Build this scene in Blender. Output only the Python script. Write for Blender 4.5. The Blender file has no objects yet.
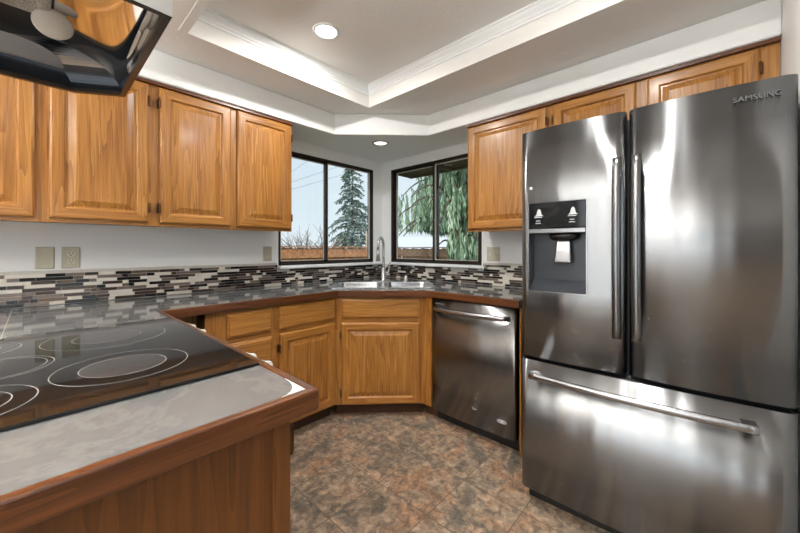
import bpy, bmesh, math, random
from mathutils import Vector, Matrix
from mathutils.geometry import tessellate_polygon

S = bpy.context.scene
COL = S.collection
R = math.radians
PI = math.pi

# ------------------------------------------------------------------ camera
cam_data = bpy.data.cameras.new('camera')
cam_data.sensor_width = 36.0
cam_data.lens = 335.66 / 800 * 36.0
cam_data.shift_y = -(266.5 - 248.45) / 800
cam_data.clip_start = 0.02
cam_data.clip_end = 300
cam = bpy.data.objects.new('camera', cam_data)
cam.location = (-2.5142, -2.5721, 1.2152)
cam.rotation_euler = (R(90), 0, R(42.66 - 90))
COL.objects.link(cam)
S.camera = cam

# ------------------------------------------------------------------ exposure, world, lights
S.view_settings.view_transform = 'Standard'
S.view_settings.look = 'None'
S.view_settings.gamma = 1
S.view_settings.use_curve_mapping = False
S.view_settings.exposure = 0.6

def lin(c):
    c = c / 255
    return c / 12.92 if c <= 0.04045 else ((c + 0.055) / 1.055) ** 2.4

def rgb(r, g, b):
    return (lin(r), lin(g), lin(b), 1)

world = bpy.data.worlds.new('overcast_sky')
S.world = world
world.use_nodes = True
wn = world.node_tree
wn.nodes.clear()
w_out = wn.nodes.new('ShaderNodeOutputWorld')
w_bg = wn.nodes.new('ShaderNodeBackground')
w_tc = wn.nodes.new('ShaderNodeTexCoord')
w_sep = wn.nodes.new('ShaderNodeSeparateXYZ')
w_ramp = wn.nodes.new('ShaderNodeValToRGB')
w_no = wn.nodes.new('ShaderNodeTexNoise')
w_mix = wn.nodes.new('ShaderNodeMix')
w_mix.data_type = 'RGBA'
w_no.inputs['Scale'].default_value = 5.0
w_no.inputs['Detail'].default_value = 5
w_ramp.color_ramp.elements[0].position = 0.0
w_ramp.color_ramp.elements[0].color = rgb(206, 217, 224)
w_ramp.color_ramp.elements[1].position = 0.5
w_ramp.color_ramp.elements[1].color = rgb(150, 184, 212)
wn.links.new(w_tc.outputs['Generated'], w_sep.inputs[0])
wn.links.new(w_sep.outputs['Z'], w_ramp.inputs[0])
wn.links.new(w_tc.outputs['Generated'], w_no.inputs['Vector'])
wn.links.new(w_no.outputs['Fac'], w_mix.inputs[0])
wn.links.new(w_ramp.outputs[0], w_mix.inputs[6])
w_mix.inputs[7].default_value = rgb(222, 228, 232)
wn.links.new(w_mix.outputs[2], w_bg.inputs[0])
w_bg.inputs[1].default_value = 0.86
wn.links.new(w_bg.outputs[0], w_out.inputs[0])

def area(name, loc, rot, sx, sy, power, color, shape='RECTANGLE', spread=180):
    l = bpy.data.lights.new(name, 'AREA')
    l.shape = shape
    l.size = sx
    if shape == 'RECTANGLE':
        l.size_y = sy
    l.energy = power
    l.color = color
    l.spread = R(spread)
    o = bpy.data.objects.new(name, l)
    o.location = loc
    o.rotation_euler = rot
    COL.objects.link(o)
    return o

DAY = (0.93, 0.97, 1.0)
WARM = (1.0, 0.97, 0.93)
# area lamps added in the unseen dining openings, lifting the room light
area('added_fill_patio_door', (-4.98, -2.4, 1.05), (0, R(-90), 0), 1.95, 1.9, 20, DAY)
area('added_fill_back_window', (-2.6, -4.78, 1.45), (R(90), 0, 0), 1.7, 1.1, 5, DAY)
sun = bpy.data.lights.new('hazy_sun', 'SUN')
sun.energy = 2.0
sun.angle = R(25)
sun.color = (1.0, 0.96, 0.9)
so = bpy.data.objects.new('hazy_sun', sun)
so.rotation_euler = (R(50), 0, R(-40))
COL.objects.link(so)

# ------------------------------------------------------------------ node helpers
def new_mat(name):
    m = bpy.data.materials.new(name)
    m.use_nodes = True
    nt = m.node_tree
    b = nt.nodes['Principled BSDF']
    return m, nt, b

def node(nt, kind, **kw):
    n = nt.nodes.new(kind)
    for k, v in kw.items():
        setattr(n, k, v)
    return n

def plain(name, col, rough=0.5, metal=0.0, coat=0.0, spec=0.5, bump=0.0, bscale=200, vary=0.0):
    m, nt, b = new_mat(name)
    b.inputs['Base Color'].default_value = col
    b.inputs['Roughness'].default_value = rough
    b.inputs['Metallic'].default_value = metal
    b.inputs['Coat Weight'].default_value = coat
    b.inputs['Specular IOR Level'].default_value = spec
    if bump or vary:
        tc = node(nt, 'ShaderNodeTexCoord')
        no = node(nt, 'ShaderNodeTexNoise')
        no.inputs['Scale'].default_value = bscale
        no.inputs['Detail'].default_value = 4
        nt.links.new(tc.outputs['Object'], no.inputs['Vector'])
        if bump:
            bp = node(nt, 'ShaderNodeBump')
            bp.inputs['Strength'].default_value = bump
            bp.inputs['Distance'].default_value = 0.01
            nt.links.new(no.outputs['Fac'], bp.inputs['Height'])
            nt.links.new(bp.outputs[0], b.inputs['Normal'])
        if vary:
            hs = node(nt, 'ShaderNodeHueSaturation')
            hs.inputs['Color'].default_value = col
            mr = node(nt, 'ShaderNodeMapRange')
            mr.inputs['From Min'].default_value = 0.3
            mr.inputs['From Max'].default_value = 0.7
            mr.inputs['To Min'].default_value = 1 - vary
            mr.inputs['To Max'].default_value = 1 + vary
            nt.links.new(no.outputs['Fac'], mr.inputs['Value'])
            nt.links.new(mr.outputs[0], hs.inputs['Value'])
            nt.links.new(hs.outputs[0], b.inputs['Base Color'])
    return m

def ramp(nt, stops):
    r = node(nt, 'ShaderNodeValToRGB')
    e = r.color_ramp.elements
    while len(e) < len(stops):
        e.new(0.5)
    for el, (p, c) in zip(e, stops):
        el.position = p
        el.color = c
    return r

def wood(name, axis, light, mid, dark, rough=0.36, coat=0.15, ring=20.0):
    """oak: broad cathedral bands, fine pores, run along one local axis"""
    m, nt, b = new_mat(name)
    tc = node(nt, 'ShaderNodeTexCoord')
    oi = node(nt, 'ShaderNodeObjectInfo')
    off = node(nt, 'ShaderNodeVectorMath', operation='SCALE')
    off.inputs[0].default_value = (7.3, 5.1, 9.7)
    nt.links.new(oi.outputs['Random'], off.inputs['Scale'])
    add = node(nt, 'ShaderNodeVectorMath', operation='ADD')
    nt.links.new(tc.outputs['Object'], add.inputs[0])
    nt.links.new(off.outputs[0], add.inputs[1])
    def mapped(across, along):
        mp = node(nt, 'ShaderNodeMapping')
        s = [across] * 3
        s['XYZ'.index(axis)] = along
        mp.inputs['Scale'].default_value = s
        nt.links.new(add.outputs[0], mp.inputs['Vector'])
        return mp
    w1 = node(nt, 'ShaderNodeTexNoise')
    w1.inputs['Scale'].default_value = 1
    w1.inputs['Detail'].default_value = 2
    w1.inputs['Distortion'].default_value = 0.4
    nt.links.new(mapped(ring, 1.1).outputs[0], w1.inputs['Vector'])
    mul = node(nt, 'ShaderNodeMath', operation='MULTIPLY')
    mul.inputs[1].default_value = 6
    nt.links.new(w1.outputs['Fac'], mul.inputs[0])
    fr = node(nt, 'ShaderNodeMath', operation='FRACT')
    nt.links.new(mul.outputs[0], fr.inputs[0])
    n2 = node(nt, 'ShaderNodeTexNoise')
    n2.inputs['Scale'].default_value = 1
    n2.inputs['Detail'].default_value = 3
    nt.links.new(mapped(170, 5).outputs[0], n2.inputs['Vector'])
    n3 = node(nt, 'ShaderNodeTexNoise')
    n3.inputs['Scale'].default_value = 1
    nt.links.new(mapped(5, 1.2).outputs[0], n3.inputs['Vector'])
    mx = node(nt, 'ShaderNodeMix')
    mx.data_type = 'FLOAT'
    mx.inputs[0].default_value = 0.68
    nt.links.new(fr.outputs[0], mx.inputs[2])
    nt.links.new(n2.outputs['Fac'], mx.inputs[3])
    mx2 = node(nt, 'ShaderNodeMix')
    mx2.data_type = 'FLOAT'
    mx2.inputs[0].default_value = 0.35
    nt.links.new(mx.outputs[0], mx2.inputs[2])
    nt.links.new(n3.outputs['Fac'], mx2.inputs[3])
    rp = ramp(nt, [(0.28, light), (0.5, mid), (0.74, dark)])
    nt.links.new(mx2.outputs[0], rp.inputs[0])
    nt.links.new(rp.outputs[0], b.inputs['Base Color'])
    b.inputs['Roughness'].default_value = rough
    b.inputs['Coat Weight'].default_value = coat
    b.inputs['Coat Roughness'].default_value = 0.15
    bp = node(nt, 'ShaderNodeBump')
    bp.inputs['Strength'].default_value = 0.12
    bp.inputs['Distance'].default_value = 0.002
    nt.links.new(n2.outputs['Fac'], bp.inputs['Height'])
    nt.links.new(bp.outputs[0], b.inputs['Normal'])
    return m

OAK = (rgb(190, 138, 72), rgb(166, 111, 48), rgb(114, 70, 27))
oak_z = wood('oak_vertical', 'Z', *OAK)
oak_x = wood('oak_horizontal', 'X', *OAK)
EDGE = (rgb(122, 74, 40), rgb(92, 52, 24), rgb(60, 32, 14))
edge_x = wood('edging_wood', 'X', *EDGE, rough=0.3)
shaded_strip_x = wood('shaded_strip_wood', 'X', rgb(120, 70, 36), rgb(98, 54, 26), rgb(66, 36, 18))  # strip under the soffit, its shadow put into the brown
shaded_panel_z = wood('shaded_end_panel_oak', 'Z', rgb(124, 76, 28), rgb(106, 62, 20), rgb(80, 44, 13), rough=0.45, coat=0.0, ring=14)  # same oak as the cabinets, darkened to hold the panel's shade
kick_mat = plain('toe_kick_brown', rgb(74, 44, 24), 0.5)
cavity_mat = plain('cabinet_inside', rgb(110, 74, 44), 0.7)
white_paint = plain('wall_paint', rgb(240, 241, 240), 0.55, bump=0.05, bscale=120)
ceil_paint = plain('ceiling_paint', rgb(230, 228, 224), 0.7, bump=0.25, bscale=90)
slate_paint = plain('slate_wall_paint', rgb(104, 108, 112), 0.6)
trim_white = plain('trim_gloss_white', rgb(238, 240, 240), 0.28)
bronze = plain('dark_bronze_aluminium', rgb(44, 33, 27), 0.4, metal=0.3)
gasket_mat = plain('pale_gasket', rgb(190, 184, 172), 0.5)
hinge_mat = plain('antique_bronze', rgb(96, 66, 42), 0.35, metal=0.8)
black_plastic = plain('black_plastic', rgb(18, 18, 20), 0.35)
black_gloss = plain('black_gloss', rgb(12, 12, 14), 0.08)
dark_void = plain('kick_black', rgb(16, 15, 15), 0.6)
chrome = plain('chrome', (0.82, 0.83, 0.84, 1), 0.12, metal=1)
nickel = plain('brushed_nickel', (0.66, 0.66, 0.65, 1), 0.25, metal=1)
sink_steel = plain('sink_steel', (0.74, 0.75, 0.76, 1), 0.22, metal=1)
plate_beige = plain('beige_plate', rgb(190, 184, 163), 0.4)
plate_light = plain('ivory_receptacle', rgb(206, 200, 180), 0.35)
slot_dark = plain('slot_dark', rgb(35, 30, 28), 0.6)
icon_white = plain('icon_white', rgb(225, 226, 228), 0.4)
logo_grey = plain('logo_grey', (0.62, 0.62, 0.63, 1), 0.3, metal=1)
paddle_mat = plain('paddle_smoke', (0.22, 0.22, 0.23, 1), 0.2, metal=0.8)
handle_mat = plain('handle_dark_steel', (0.22, 0.22, 0.225, 1), 0.3, metal=1)
logo_dark = plain('logo_pale', rgb(112, 114, 117), 0.5)
knob_white = plain('knob_white', rgb(196, 194, 188), 0.3)

def steel(name, base, rough=0.27, wave=0.5):
    m, nt, b = new_mat(name)
    b.inputs['Metallic'].default_value = 1
    b.inputs['Roughness'].default_value = rough
    b.inputs['Anisotropic'].default_value = 0.95
    b.inputs['Anisotropic Rotation'].default_value = 0.25
    tg = node(nt, 'ShaderNodeTangent')
    tg.direction_type = 'RADIAL'
    tg.axis = 'Z'
    nt.links.new(tg.outputs[0], b.inputs['Tangent'])
    tc = node(nt, 'ShaderNodeTexCoord')
    mp = node(nt, 'ShaderNodeMapping')
    mp.inputs['Scale'].default_value = (9, 9, 0.25)
    nt.links.new(tc.outputs['Object'], mp.inputs['Vector'])
    no = node(nt, 'ShaderNodeTexNoise')
    no.inputs['Scale'].default_value = 1
    no.inputs['Detail'].default_value = 1
    nt.links.new(mp.outputs[0], no.inputs['Vector'])
    bp = node(nt, 'ShaderNodeBump')
    bp.inputs['Strength'].default_value = wave
    bp.inputs['Distance'].default_value = 0.012
    nt.links.new(no.outputs['Fac'], bp.inputs['Height'])
    nt.links.new(bp.outputs[0], b.inputs['Normal'])
    mp2 = node(nt, 'ShaderNodeMapping')
    mp2.inputs['Scale'].default_value = (8, 8, 900)
    nt.links.new(tc.outputs['Object'], mp2.inputs['Vector'])
    n2 = node(nt, 'ShaderNodeTexNoise')
    n2.inputs['Scale'].default_value = 1
    nt.links.new(mp2.outputs[0], n2.inputs['Vector'])
    rp = ramp(nt, [(0.3, tuple(c * 0.9 for c in base[:3]) + (1,)), (0.7, base)])
    nt.links.new(n2.outputs['Fac'], rp.inputs[0])
    nt.links.new(rp.outputs[0], b.inputs['Base Color'])
    return m

steel_mat = steel('stainless_brushed', (0.26, 0.265, 0.27, 1))
steel_dw = steel('stainless_dishwasher', (0.27, 0.265, 0.26, 1), 0.24, 0.2)
steel_bar = plain('steel_bar', (0.42, 0.42, 0.43, 1), 0.25, metal=1)
steel_side = plain('fridge_side_grey', rgb(70, 70, 72), 0.45, metal=0.2)

# floor: slate-look tile laid square to the walls
def floor_material():
    m, nt, b = new_mat('slate_tile')
    tc = node(nt, 'ShaderNodeTexCoord')
    mp = node(nt, 'ShaderNodeMapping')
    mp.inputs['Location'].default_value = (1.62, 1.0, 0)
    nt.links.new(tc.outputs['Object'], mp.inputs['Vector'])
    br = node(nt, 'ShaderNodeTexBrick')
    br.offset = 0
    br.inputs['Scale'].default_value = 1
    br.inputs['Brick Width'].default_value = 0.3125
    br.inputs['Row Height'].default_value = 0.3125
    br.inputs['Mortar Size'].default_value = 0.0022
    br.inputs['Mortar Smooth'].default_value = 0.3
    br.inputs['Color1'].default_value = (0, 0, 0, 1)
    br.inputs['Color2'].default_value = (1, 1, 1, 1)
    nt.links.new(mp.outputs[0], br.inputs['Vector'])
    sc = node(nt, 'ShaderNodeVectorMath', operation='SCALE')
    nt.links.new(br.outputs['Color'], sc.inputs[0])
    sc.inputs['Scale'].default_value = 0.06
    ad = node(nt, 'ShaderNodeVectorMath', operation='ADD')
    nt.links.new(tc.outputs['Object'], ad.inputs[0])
    nt.links.new(sc.outputs[0], ad.inputs[1])
    def nz(scale, det, dist, vec=ad):
        n = node(nt, 'ShaderNodeTexNoise')
        n.inputs['Scale'].default_value = scale
        n.inputs['Detail'].default_value = det
        n.inputs['Roughness'].default_value = 0.65
        n.inputs['Distortion'].default_value = dist
        nt.links.new(vec.outputs[0], n.inputs['Vector'])
        return n
    a = nz(4.4, 11, 1.0)
    r1 = ramp(nt, [(0.34, rgb(124, 126, 124)), (0.43, rgb(152, 142, 130)), (0.51, rgb(184, 170, 154)), (0.60, rgb(182, 152, 128)), (0.70, rgb(150, 130, 114))])
    nt.links.new(a.outputs['Fac'], r1.inputs[0])
    c = nz(24, 12, 0.7)
    r2 = ramp(nt, [(0.34, rgb(50, 40, 34)), (0.45, rgb(128, 118, 108)), (0.56, rgb(176, 164, 150)), (0.68, rgb(226, 214, 198))])
    nt.links.new(c.outputs['Fac'], r2.inputs[0])
    mx = node(nt, 'ShaderNodeMix')
    mx.data_type = 'RGBA'
    mx.blend_type = 'OVERLAY'
    mx.inputs[0].default_value = 0.75
    nt.links.new(r1.outputs[0], mx.inputs[6])
    nt.links.new(r2.outputs[0], mx.inputs[7])
    mo = node(nt, 'ShaderNodeMix')
    mo.data_type = 'RGBA'
    nt.links.new(br.outputs['Fac'], mo.inputs[0])
    nt.links.new(mx.outputs[2], mo.inputs[6])
    mo.inputs[7].default_value = rgb(96, 84, 74)
    nt.links.new(mo.outputs[2], b.inputs['Base Color'])
    b.inputs['Roughness'].default_value = 0.5
    bp = node(nt, 'ShaderNodeBump')
    bp.inputs['Strength'].default_value = 0.35
    bp.inputs['Distance'].default_value = 0.004
    nt.links.new(c.outputs['Fac'], bp.inputs['Height'])
    nt.links.new(bp.outputs[0], b.inputs['Normal'])
    return m

def marble_material():
    m, nt, b = new_mat('grey_marble_tile')
    tc = node(nt, 'ShaderNodeTexCoord')
    n = node(nt, 'ShaderNodeTexNoise')
    n.inputs['Scale'].default_value = 3.2
    n.inputs['Detail'].default_value = 9
    n.inputs['Roughness'].default_value = 0.62
    n.inputs['Distortion'].default_value = 0.7
    nt.links.new(tc.outputs['Object'], n.inputs['Vector'])
    rp = ramp(nt, [(0.30, rgb(92, 94, 95)), (0.46, rgb(104, 106, 107)), (0.50, rgb(117, 118, 118)), (0.54, rgb(105, 107, 108)), (0.75, rgb(114, 115, 116))])
    nt.links.new(n.outputs['Fac'], rp.inputs[0])
    mp = node(nt, 'ShaderNodeMapping')
    mp.inputs['Location'].default_value = (2.593, 0.002, 0)
    nt.links.new(tc.outputs['Object'], mp.inputs['Vector'])
    br = node(nt, 'ShaderNodeTexBrick')
    br.offset = 0
    br.inputs['Scale'].default_value = 1
    br.inputs['Brick Width'].default_value = 0.61
    br.inputs['Row Height'].default_value = 0.80
    br.inputs['Mortar Size'].default_value = 0.002
    nt.links.new(mp.outputs[0], br.inputs['Vector'])
    mo = node(nt, 'ShaderNodeMix')
    mo.data_type = 'RGBA'
    nt.links.new(br.outputs['Fac'], mo.inputs[0])
    nt.links.new(rp.outputs[0], mo.inputs[6])
    mo.inputs[7].default_value = rgb(196, 188, 178)
    nt.links.new(mo.outputs[2], b.inputs['Base Color'])
    b.inputs['Roughness'].default_value = 0.07
    b.inputs['Specular IOR Level'].default_value = 0.45
    return m

floor_mat = floor_material()
marble = marble_material()

def glass_material(name, tint=(1, 1, 1, 1)):
    m = bpy.data.materials.new(name)
    m.use_nodes = True
    nt = m.node_tree
    nt.nodes.clear()
    o = node(nt, 'ShaderNodeOutputMaterial')
    t = node(nt, 'ShaderNodeBsdfTransparent')
    t.inputs[0].default_value = tint
    g = node(nt, 'ShaderNodeBsdfGlossy')
    g.inputs['Roughness'].default_value = 0.02
    f = node(nt, 'ShaderNodeFresnel')
    f.inputs[0].default_value = 1.45
    mx = node(nt, 'ShaderNodeMixShader')
    ge = node(nt, 'ShaderNodeNewGeometry')
    inv = node(nt, 'ShaderNodeMath', operation='SUBTRACT')
    inv.inputs[0].default_value = 1
    nt.links.new(ge.outputs['Backfacing'], inv.inputs[1])
    mu = node(nt, 'ShaderNodeMath', operation='MULTIPLY')
    nt.links.new(f.outputs[0], mu.inputs[0])
    nt.links.new(inv.outputs[0], mu.inputs[1])
    nt.links.new(mu.outputs[0], mx.inputs[0])
    nt.links.new(t.outputs[0], mx.inputs[1])
    nt.links.new(g.outputs[0], mx.inputs[2])
    nt.links.new(mx.outputs[0], o.inputs[0])
    return m
pane_mat = glass_material('window_glass', (0.96, 0.98, 0.98, 1))

def emit(name, col, strength):
    m, nt, b = new_mat(name)
    b.inputs['Base Color'].default_value = col
    b.inputs['Emission Color'].default_value = col
    b.inputs['Emission Strength'].default_value = strength
    return m

# ------------------------------------------------------------------ mesh helpers
class MB:
    def __init__(self):
        self.bm = bmesh.new()

    def poly(self, pts, mat=0, smooth=False):
        vs = [self.bm.verts.new(p) for p in pts]
        f = self.bm.faces.new(vs)
        f.material_index = mat
        f.smooth = smooth
        return f

    def box(self, x0, x1, y0, y1, z0, z1, mat=0, mtx=None):
        c = [(x0, y0, z0), (x1, y0, z0), (x1, y1, z0), (x0, y1, z0), (x0, y0, z1), (x1, y0, z1), (x1, y1, z1), (x0, y1, z1)]
        if mtx:
            c = [mtx @ Vector(p) for p in c]
        v = [self.bm.verts.new(p) for p in c]
        for q in ((3, 2, 1, 0), (4, 5, 6, 7), (0, 1, 5, 4), (1, 2, 6, 5), (2, 3, 7, 6), (3, 0, 4, 7)):
            f = self.bm.faces.new([v[i] for i in q])
            f.material_index = mat
        return v

    def loft(self, loops, mat=0, smooth=False, cap0=False, cap1=False, closed=True, mats=None):
        rows = [[self.bm.verts.new(p) for p in lp] for lp in loops]
        n = len(rows[0])
        for k in range(len(rows) - 1):
            for i in range(n if closed else n - 1):
                j = (i + 1) % n
                f = self.bm.faces.new((rows[k][i], rows[k][j], rows[k + 1][j], rows[k + 1][i]))
                f.material_index = mats(k, i) if mats else mat
                f.smooth = smooth
        if cap0:
            f = self.bm.faces.new(list(reversed(rows[0])))
            f.material_index = mat
        if cap1:
            f = self.bm.faces.new(rows[-1])
            f.material_index = mat
        return rows

    def lathe(self, prof, segs=24, mat=0, mtx=None, smooth=True):
        """prof: list of (r, z), open profile around local z"""
        loops = []
        for r, z in prof:
            lp = []
            for i in range(segs):
                a = 2 * PI * i / segs
                p = Vector((max(r, 1e-5) * math.cos(a), max(r, 1e-5) * math.sin(a), z))
                lp.append(mtx @ p if mtx else p)
            loops.append(lp)
        self.loft(loops, mat, smooth, True, True)

    def tube(self, pts, rad, segs=10, mat=0, smooth=True):
        pts = [Vector(p) for p in pts]
        if not isinstance(rad, (list, tuple)):
            rad = [rad] * len(pts)
        loops = []
        t0 = (pts[1] - pts[0]).normalized()
        up = Vector((0, 0, 1)) if abs(t0.z) < 0.9 else Vector((1, 0, 0))
        n = t0.cross(up).normalized()
        for i, p in enumerate(pts):
            if i == 0:
                t = t0
            elif i == len(pts) - 1:
                t = (pts[i] - pts[i - 1]).normalized()
            else:
                t = (pts[i + 1] - pts[i - 1]).normalized()
            n = (n - t * n.dot(t)).normalized()
            bb = t.cross(n)
            loops.append([p + (n * math.cos(2 * PI * k / segs) + bb * math.sin(2 * PI * k / segs)) * rad[i] for k in range(segs)])
        self.loft(loops, mat, smooth, True, True)

    def prism(self, outer, z0, z1, holes=(), mat=0, side_mat=None, bottom=True):
        """outer and holes: lists of (x, y)"""
        side_mat = mat if side_mat is None else side_mat
        polys = [[Vector((x, y, 0)) for x, y in outer]] + [[Vector((x, y, 0)) for x, y in h] for h in holes]
        flat = [p for q in polys for p in q]
        tris = tessellate_polygon(polys)
        top = [self.bm.verts.new((p.x, p.y, z1)) for p in flat]
        bot = [self.bm.verts.new((p.x, p.y, z0)) for p in flat]
        for t in tris:
            a, b, c = (flat[i] for i in t)
            up = (b - a).cross(c - a).z > 0
            o = t if up else t[::-1]
            f = self.bm.faces.new([top[i] for i in o])
            f.material_index = mat
            if bottom:
                f = self.bm.faces.new([bot[i] for i in o[::-1]])
                f.material_index = mat
        k = 0
        for q in polys:
            n = len(q)
            for i in range(n):
                a, b = k + i, k + (i + 1) % n
                f = self.bm.faces.new((bot[a], bot[b], top[b], top[a]))
                f.material_index = side_mat
            k += n

    def build(self, name, mats, parent=None, loc=None, rotz=0, bevel=0, recalc=True, smooth_angle=None):
        if recalc:
            bmesh.ops.recalc_face_normals(self.bm, faces=self.bm.faces)
        me = bpy.data.meshes.new(name)
        self.bm.to_mesh(me)
        self.bm.free()
        if not isinstance(mats, (list, tuple)):
            mats = [mats]
        for m in mats:
            me.materials.append(m)
        o = bpy.data.objects.new(name, me)
        COL.objects.link(o)
        if parent:
            o.parent = parent
        if loc:
            o.location = loc
        o.rotation_euler = (0, 0, rotz)
        if bevel:
            b = o.modifiers.new('edge_round', 'BEVEL')
            b.width = bevel
            b.segments = 2
            b.limit_method = 'ANGLE'
            b.angle_limit = R(40)
        return o

def thing(name, label, cat, loc=(0, 0, 0), rotz=0, group=None):
    o = bpy.data.objects.new(name, None)
    o.empty_display_size = 0.1
    COL.objects.link(o)
    o.location = loc
    o.rotation_euler = (0, 0, rotz)
    return tag(o, label, cat, group)

def tag(o, label, cat, group=None, kind=None):
    o['label'] = label
    o['category'] = cat
    if group:
        o['group'] = group
    if kind:
        o['kind'] = kind
    return o

def struct(o):
    o['kind'] = 'structure'
    return o

def rot_rect(c, w, d, a):
    ca, sa = math.cos(a), math.sin(a)
    return [(c[0] + x * ca - y * sa, c[1] + x * sa + y * ca) for x, y in ((-w / 2, -d / 2), (w / 2, -d / 2), (w / 2, d / 2), (-w / 2, d / 2))]

def rrect(x0, x1, y0, y1, r, z, n=4):
    out = []
    for cx, cy, a0 in ((x1 - r, y0 + r, -90), (x1 - r, y1 - r, 0), (x0 + r, y1 - r, 90), (x0 + r, y0 + r, 180)):
        for k in range(n + 1):
            a = R(a0 + 90 * k / n)
            out.append(Vector((cx + r * math.cos(a), cy + r * math.sin(a), z)))
    return out

def text_mesh(name, body, size, extrude, mat, parent, mtx):
    cu = bpy.data.curves.new(name, 'FONT')
    cu.body = body
    cu.size = size
    cu.extrude = extrude
    cu.align_x = 'CENTER'
    cu.align_y = 'CENTER'
    cu.space_character = 1.12
    tmp = bpy.data.objects.new(name + '_source', cu)
    COL.objects.link(tmp)
    bpy.context.view_layer.update()
    me = bpy.data.meshes.new_from_object(tmp.evaluated_get(bpy.context.evaluated_depsgraph_get()))
    bpy.data.objects.remove(tmp)
    bpy.data.curves.remove(cu)
    me.transform(mtx)
    me.materials.append(mat)
    o = bpy.data.objects.new(name, me)
    COL.objects.link(o)
    o.parent = parent
    return o

# ------------------------------------------------------------------ room shell
CEIL, SOF, TRAY = 2.297, 2.128, 2.452
X0, Y0 = -5.0, -4.8        # far ends of the dining side
WT = 0.078                  # wall thickness
W1 = (-1.180, -0.130, 1.075, 2.031)   # window in the left wall, x0 x1 z0 z1
W2 = (-1.180, -0.125, 1.075, 2.033)   # window in the right wall, y0 y1 z0 z1

b = MB(); b.box(X0, 0, Y0, 0, -0.05, 0)
struct(b.build('floor', floor_mat))

def wall_xz(name, x0, x1, y0, y1, z1, holes, paint=None):
    paint = paint or white_paint
    m = MB()
    hs = [[(h[0], h[2]), (h[1], h[2]), (h[1], h[3]), (h[0], h[3])] for h in holes]
    m.prism([(x0, 0), (x1, 0), (x1, z1), (x0, z1)], 0, 1, hs)
    M = Matrix(((1, 0, 0, 0), (0, 0, y1 - y0, y0), (0, 1, 0, 0), (0, 0, 0, 1)))
    m.bm.transform(M)
    return struct(m.build(name, paint))

def wall_yz(name, y0, y1, x0, x1, z1, holes, paint=None):
    paint = paint or white_paint
    m = MB()
    hs = [[(h[0], h[2]), (h[1], h[2]), (h[1], h[3]), (h[0], h[3])] for h in holes]
    m.prism([(y0, 0), (y1, 0), (y1, z1), (y0, z1)], 0, 1, hs)
    M = Matrix(((0, 0, x1 - x0, x0), (1, 0, 0, 0), (0, 1, 0, 0), (0, 0, 0, 1)))
    m.bm.transform(M)
    return struct(m.build(name, paint))

wall_xz('wall_left', X0, 0, 0, WT, 2.6, [W1])
wall_yz('wall_right', Y0, WT, 0, WT, 2.6, [W2])
wall_xz('wall_back', X0, 0, Y0 - WT, Y0, 2.6, [(-3.45, -1.75, 0.9, 2.0)], slate_paint)
wall_yz('wall_far', Y0 - WT, WT, X0 - WT, X0, 2.6, [(-3.35, -1.45, 0.02, 2.05)], slate_paint)
b = MB(); b.box(-1.02, 0, -2.93, -2.800, 0, CEIL)
struct(b.build('wall_end', white_paint, bevel=0.006))

# ceiling: flat field with a raised tray, soffits over the cabinets and the window corner
TX0, TX1, TY0, TY1 = -1.998, -0.777, -2.75, -0.645
b = MB()
b.prism([(X0, Y0), (0, Y0), (0, 0), (X0, 0)], CEIL, CEIL + 0.05, [[(TX0, TY0), (TX1, TY0), (TX1, TY1), (TX0, TY1)]], 0)
for p, q in (((TX0, TY0), (TX1, TY0)), ((TX1, TY0), (TX1, TY1)), ((TX1, TY1), (TX0, TY1)), ((TX0, TY1), (TX0, TY0))):
    b.poly([(p[0], p[1], CEIL + 0.05), (q[0], q[1], CEIL + 0.05), (q[0], q[1], TRAY), (p[0], p[1], TRAY)])
b.box(TX0 - .05, TX1 + .05, TY0 - .05, TY1 + .05, TRAY, TRAY + 0.05)
struct(b.build('ceiling', ceil_paint, recalc=True))
SFF = 0.3634
b = MB()
b.prism([(-3.4, 0), (-3.4, -SFF), (-0.892, -SFF), (-SFF, -0.905), (-SFF, -2.80), (0, -2.80), (0, 0)], SOF, CEIL)
struct(b.build('ceiling_soffit', white_paint, bevel=0.008))

# crown moulding round the tray, and the thin casing strip beside it
b = MB()
prof = [(0.0, 2.386), (0.006, 2.386), (0.008, 2.398), (0.014, 2.402), (0.016, 2.412), (0.030, 2.428), (0.034, 2.440), (0.040, 2.443), (0.042, TRAY)]
for d, z in prof:
    pass
loops = [[(TX0 + d, TY0 + d, z), (TX1 - d, TY0 + d, z), (TX1 - d, TY1 - d, z), (TX0 + d, TY1 - d, z)] for d, z in prof]
b.loft(loops)
struct(b.build('trim_1', trim_white))
b = MB(); b.box(-2.036, TX0, TY0, -0.641, CEIL - 0.004, CEIL)
struct(b.build('trim_2', ceil_paint))

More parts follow.
